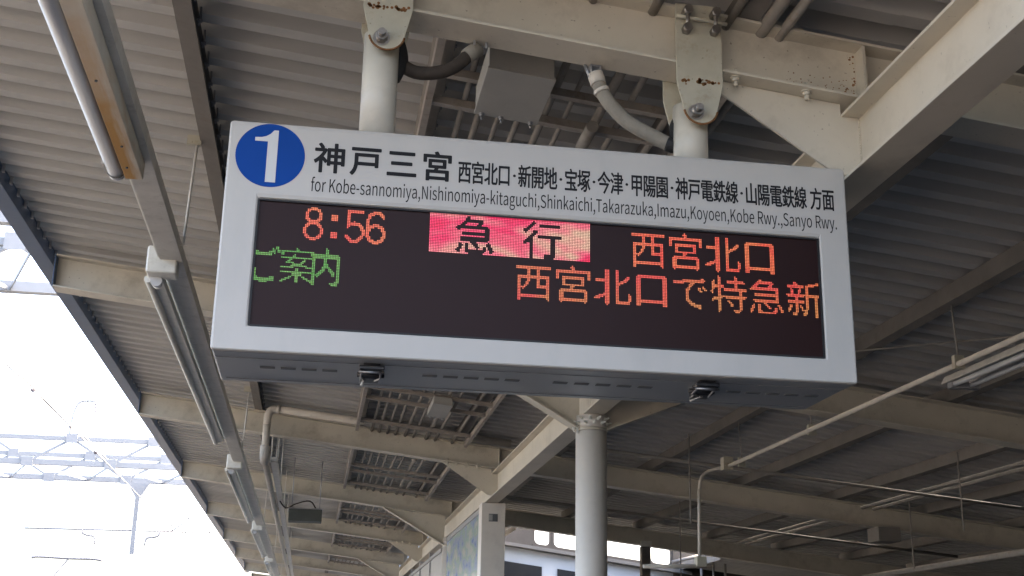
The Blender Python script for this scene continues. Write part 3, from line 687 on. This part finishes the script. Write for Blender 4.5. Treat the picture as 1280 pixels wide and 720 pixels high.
for k, (x0, x1, y, z0, lb) in enumerate(((2.45, 9.5, 12.9, 2.51, 'thin cross pipe in front of the beam on the right'), (2.45, 9.5, 17.6, 2.56, 'thin cross pipe behind the beam on the right'))):
    o = MB().tube([(x0, y, z0-.092*x0), (x1, y, z0-.092*x1)], .022, 10).build('cross_pipe', m_purlin); o['label'] = lb; o['category'] = 'pipe'
o = MB().tube([(2.95, 10.2, 2.40), (4.03, 8.73, 2.365), (4.81, 7.72, 2.275), (6.4, 5.8, 2.1)], .007, 8).build('tie_rod', m_conduit); o['label'] = 'thin diagonal tie rod right of the board'; o['category'] = 'tie rod'
t = thing('lamp_conduit', 'lower thick conduit at the bottom right corner', 'conduit', (7.1, 14, 1.2))
MB().tube([(7.0, 6, 1.2), (7.25, 19, 1.2)], .035, 12).build('conduit', m_conduit, t)
for y in (9, 11.6, 14.2): MB().tube([(7.1, y, 1.2), (7.1, y, zt(7.1))], .010, 8).build('hanger_rod', m_conduit, t)
for x, y, z, lb in ((3.86, 12.6, 1.45, 'thin rod hanging left of the conduit drop'), (5.05, 17, 1.2, 'thin rod hanging right of the round column'), (6.3, 11.5, 1.35, 'thin rod hanging from the beam at far right')):
    o = MB().tube([(x, y, z), (x, y, zt(x))], .009, 8).build('hanging_rod', m_conduit); o['label'] = lb; o['category'] = 'rod'
t = thing('junction_box', 'small dark box below the beam at lower right', 'junction box', (6.5, 13.6, 1.6), 'junction boxes under the conduit racks')
MB().box(6.35, 6.62, 13.5, 13.8, 1.44, 1.60).build('body', m_purlin, t, bevel=.006)
t = thing('conduit_rack', 'two slim conduits between the beams at lower right', 'conduit rack', (6.0, 12, 2.2), 'conduit racks under the roof')
for x in (6.9, 7.05): MB().tube([(x, 10, zt(x)-.04), (x, 20, zt(x)-.04)], .02, 10).build('conduit', m_conduit, t)
sm = thing('steel_post', 'slim dark steel post right of the bright window strip', 'post', (5.42, 20.3, -1.6))
MB().box(5.35, 5.49, 20.23, 20.37, -1.6, zb(5.42)-.02).build('post', m_purlin, sm)
MB().box(5.33, 5.51, 20.20, 20.229, 1.93, 2.02).build('sensor', m_boxw, sm)

# ------------------------------------------------------------------ poster boards and partitions below the girder
t = thing('poster_board', 'framed blue and green poster board below the girder', 'poster board', (2.2, 18, -1.6))
MB().box(2.06, 2.36, 15.60, 15.90, -1.6, 1.968).build('box_post', m_column, t, bevel=.004)
lab = MB().box(2.150, 2.262, 15.592, 15.599, 1.735, 1.83).build('device', m_slot, t)
for i in range(3): MB().box(2.152+i*.016, 2.162+i*.016, 15.588, 15.5915, 1.745, 1.82).build('stripe', m_white, lab)
MB().box(2.12, 2.16, 15.95, 20.35, .25, 1.90).build('poster', m_poster, t)
for a in ((2.105, 2.17, 15.902, 20.5, 1.90, 1.965), (2.105, 2.17, 20.352, 20.5, -1.6, 1.898), (2.105, 2.17, 15.902, 20.5, .19, .248)): MB().box(*a).build('frame', m_zinc, t)
t = thing('partition_wall', 'white partition panels farther down below the girder', 'partition', (2.2, 26, -1.6))
y = 20.9
while y < 36:
    MB().box(2.115, 2.155, y, y+2.0, -1.6, 1.80).build('panel', m_panelw, t); MB().box(2.09, 2.18, y+2.002, y+2.098, -1.6, 1.95).build('mullion', m_zinc, t); y += 2.1
MB().box(2.09, 2.18, 20.9, y-.1, 1.803, 1.86).build('top_rail', m_zinc, t)

# ------------------------------------------------------------------ building beyond the right-hand roof, added light-blocking walls
BY = 26.0; bs = .125
t = thing('station_building', 'pale station building with a bright rounded window strip under a dark eave', 'building', (6, BY, -1.6))
def zz_(x, z): return z - bs*(x-4.5)
def band(x0, x1, z0, z1, y0, y1, name, m, parent=t, slope=bs):
    mb = MB(); vs = [(x, yy, z-slope*(x-4.5)) for x in (x0, x1) for yy in (y0, y1) for z in (z0, z1)]
    mb.add(vs, [(0, 1, 3, 2), (4, 6, 7, 5), (0, 4, 5, 1), (2, 3, 7, 6), (0, 2, 6, 4), (1, 5, 7, 3)]); return mb.build(name, m, parent)
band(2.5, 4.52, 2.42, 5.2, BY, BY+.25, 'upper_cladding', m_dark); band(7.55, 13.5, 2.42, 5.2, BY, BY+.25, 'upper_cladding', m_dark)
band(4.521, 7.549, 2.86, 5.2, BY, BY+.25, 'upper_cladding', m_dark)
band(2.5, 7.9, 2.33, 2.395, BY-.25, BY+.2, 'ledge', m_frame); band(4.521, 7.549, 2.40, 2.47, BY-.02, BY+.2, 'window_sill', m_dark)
# window frame plates with rounded openings
def winplate(x0, x1, z0, z1, rad):
    inn = []; 
    for (cx, cz, a0) in ((x1-.05-rad, z1-.02-rad, 0), (x0+.05+rad, z1-.02-rad, 90), (x0+.05+rad, z0+.01+rad, 180), (x1-.05-rad, z0+.01+rad, 270)):
        for i in range(5): a = R(a0+90*i/4); inn.append((cx+rad*math.cos(a), cz+rad*math.sin(a)))
    out = []
    for (cx, cz) in ((x1, z1), (x0, z1), (x0, z0), (x1, z0)): out += [(cx, cz)]*5
    n = len(inn); mb = MB(); vs = []
    for yy in (BY+.02, BY+.08):
        vs += [(x, yy, zz_(x, z)) for x, z in inn]; vs += [(x, yy, zz_(x, z)) for x, z in out]
    fs = []
    for i in range(n):
        j = (i+1) % n; fs += [(i, j, n+j, n+i), (2*n+i, 3*n+i, 3*n+j, 2*n+j), (i, 2*n+i, 2*n+j, j)]
    mb.add(vs, fs); w = mb.build('window', m_dark, t); return w
for a, b_ in ((4.52, 4.93), (4.935, 5.95), (5.955, 7.02), (7.025, 7.55)): winplate(a, b_, 2.47, 2.87, .09)
band(2.5, 13.4, -1.6, 2.325, BY, BY+.25, 'wall', m_bwall)
for x0, x1, z1 in ((3.2, 4.72, 2.02), (5.05, 5.9, 2.03), (6.5, 7.1, 1.92)):
    w = band(x0, x1, .9, z1, BY-.03, BY-.002, 'window', m_glassd)
    MB().box(x0-.03, x1+.03, BY-.05, BY-.031, .86, .90).build('sill', m_frame, w)
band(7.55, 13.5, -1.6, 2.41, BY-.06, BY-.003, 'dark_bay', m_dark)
for x in (7.7, 7.95, 8.2): MB().tube([(x, 24.5, 1.0), (x, 24.5, 2.12-.11*(x-7.7))], .025, 8).build('railing_post', m_purlin, t)
MB().tube([(7.1, 24.5, 2.05), (7.9, 24.5, 2.25)], .035, 8).build('canopy_edge', m_purlin, t)
o = MB().box(XR, XR+.3, -42, 26.3, -1.6, 3.2).build('right_light_blocker', m_dwall); o['label'] = 'added dark wall blocking light from the right side of the platform'; o['category'] = 'wall'  # added out of view to stop light entering from the right

o = MB().box(2.46, 2.6, 26.3, 48, -1.6, 3.4).build('far_sun_blocker', m_bwall); o['label'] = 'added pale wall blocking sun beside the far end of the girder'; o['category'] = 'wall'  # added so no sun comes in from the right under the far roof
t = thing('rear_light_blocker', 'added dark walls behind the viewer blocking light under the right half of the roof', 'light blocker', (2.8, -20, -1.6))  # unseen walls added to cut the light from behind on the right
MB().box(2.7, 2.85, YW, 1.5, -1.6, 2.48).build('wall', m_dwall, t); MB().box(2.86, XR-.01, 1.35, 1.5, -1.6, 1.1).build('wall', m_dwall, t)
# ------------------------------------------------------------------ catenary gantry and wires over the tracks
t = thing('catenary_gantry', 'pale blue lattice gantry spanning the tracks', 'gantry', (-7, 30, -2.7))
YA, YC, ZL, ZH = 30.0, 32.6, 4.33, 4.90
def angle(p0, p1, w, name='chord'):
    d = (Vector(p1)-Vector(p0)).normalized(); U_ = Vector((0, 1, 0)); V_ = d.cross(U_).normalized()
    return MB().sweep([(-w/2, -w/2), (w/2, -w/2), (w/2, w/2), (-w/2, w/2)], p0, p1, U_, V_).build(name, m_gantry, t)
for y_, z_, w in ((YA, ZL, .13), (YA, ZH, .10), (YC, ZL, .13), (YC, ZH, .10)): angle((-15, y_, z_), (16, y_, z_), w)
n = 0; x = -14.1
while x < 3:
    a, b_ = (ZL, ZH) if n % 2 == 0 else (ZH, ZL)
    for y_ in (YA, YC): angle((x, y_, a), (x+.93, y_, b_), .055, 'lattice_bar')
    ya, yb = (YA, YC) if n % 2 == 0 else (YC, YA)
    angle((x, ya, ZL-.03), (x+.93, yb, ZL-.03), .05, 'lattice_bar')
    for y_ in (YA, YC): MB().box(x-.13, x+.13, y_-.08-(.0 if n % 2 else .01), y_-.066, (a if y_ == YA else a)-.11, a+.11).build('gusset', m_gantry, t)
    x += .93; n += 1
MB().sweep([(-4.75, 4.26), (-4.20, 4.26), (-4.40, 3.90), (-4.52, 3.90)], (0, YC-.1, 0), (0, YC, 0), (1, 0, 0), (0, 0, 1)).build('drop_bracket', m_gantry, t)
MB().box(-4.52, -4.41, YC-.11, YC+.0, 2.5, 3.9).build('drop_post', m_gantry, t)
MB().tube([(-7.1, YC, 3.06), (-2.6, YC, 3.10)], .022, 8).build('registration_bar', m_wire, t)
for x0, s_ in ((-5.72, 1), (-3.85, -1)):
    MB().tube(smooth([(x0, YC, 3.08), (x0+.02*s_, YC, 2.98), (x0+.15*s_, YC, 2.93), (x0+.30*s_, YC, 2.90), (x0+.33*s_, YC, 2.72)]), .026, 8).build('steady_arm', m_wire, t)
MB().tube([(-3.55, YC, 3.1), (-3.60, YC, 3.45), (-3.0, YC, 3.45)], .016, 8).build('insulated_arm', m_wire, t)
MB().tube([(-3.58, YC, 3.08), (-3.3, YC, 3.3), (-2.7, YC, 3.9)], .014, 8).build('insulated_arm', m_wire, t)
for sx in (-15.2, 16.2):
    for y_ in (YA, YC): MB().box(sx-.12, sx+.12, y_-.12, y_+.12, -2.75, 5.0).build('mast', m_gantry, t)
g2 = t.copy(); COL.objects.link(g2); g2.location = t.location + Vector((0, -17.3, 0)); g2['label'] = 'nearer lattice gantry just showing at the left edge under the eave'
t['label'] = 'pale lattice gantry across the lower left sky, with a post hanging from it'
t['group'] = g2['group'] = 'lattice gantries spanning the tracks'
for ch in list(t.children):
    if ch.name.split('.')[0] in ('chord', 'lattice_bar', 'gusset', 'mast'): d = ch.copy(); COL.objects.link(d); d.parent = g2
t = thing('feeder_bracket', 'hooked bracket with insulators standing on the gantry', 'bracket', (-5.8, 30, 4.95))
MB().tube(smooth([(-5.80, 30, 4.95), (-5.78, 30, 5.35), (-5.72, 30, 5.66), (-5.60, 30, 5.80), (-5.30, 30, 5.82)]), .028, 10).build('hook', m_gantry, t)
i_ = MB()
for z in (5.74, 5.66, 5.58): i_.ball((-5.29, 30, z), .035, 8, 5, .7)
i_.build('insulator', m_insul, t); MB().ball((-5.79, 29.97, 5.18), .05, 8, 6).build('insulator', m_insul, t)
ws = (((-6.2, 23.9, 6.5), 'topmost overhead wire at the left edge'), ((-6.95, 27.1, 6.5), 'second overhead wire at the left edge'), ((-7.3, 28.8, 6.5), 'third overhead wire at the left edge'), ((-7.75, 30.9, 6.5), 'lowest thin overhead wire at the left edge'))
for (p, lb) in ws:
    o = MB().tube([(p[0]-.9, -30, 6.9), (p[0], p[1], p[2]), (p[0]+.5, 75, 6.2)], .016, 6).build('overhead_wire', m_wire); o['label'] = lb; o['category'] = 'wire'; o['group'] = 'overhead wires above the tracks'
o = MB().tube([(-5.55, 20, 4.9), (-5.35, 29, 4.86), (-4.75, 36, 4.35), (-4.6, 60, 4.4)], .017, 8).build('feeder_cable', m_zinc); o['label'] = 'thick pale feeder cable passing over the gantry'; o['category'] = 'cable'
t = thing('line_insulator', 'dark round insulator on a wire left of the gantry bracket', 'insulator', (-4.95, 22, 4.415))
MB().ball((-4.95, 22, 4.415), .045, 12, 8).build('ball', m_insul, t); MB().tube([(-5.5, 10, 4.93), (-4.95, 22, 4.415), (-4.9, 29.9, 4.42)], .006, 5).build('wire', m_wire, t)
t = thing('line_insulator', 'dark round insulator on the cable in front of the gantry', 'insulator', (-3.79, 22, 3.384))
MB().ball((-3.79, 22, 3.384), .040, 12, 8).build('ball', m_insul, t); MB().tube([(-4.3, 8, 3.9), (-3.79, 22, 3.384), (-3.4, 40, 3.0)], .010, 6).build('wire', m_wire, t)
t = thing('pantograph', 'thin grey pantograph bar low in the sky at left', 'pantograph', (-5.5, 30, 1.6))
MB().tube(smooth([(-6.3, 30, 2.16), (-6.15, 30, 2.19), (-5.5, 30, 2.17), (-4.95, 30, 2.17), (-4.75, 30, 2.14)]), .03, 8).build('collector_bar', m_wire, t)
MB().tube([(-5.5, 30, 2.15), (-6.0, 30.2, 1.5), (-5.5, 30.4, .9)], .02, 6).build('arm', m_wire, t)
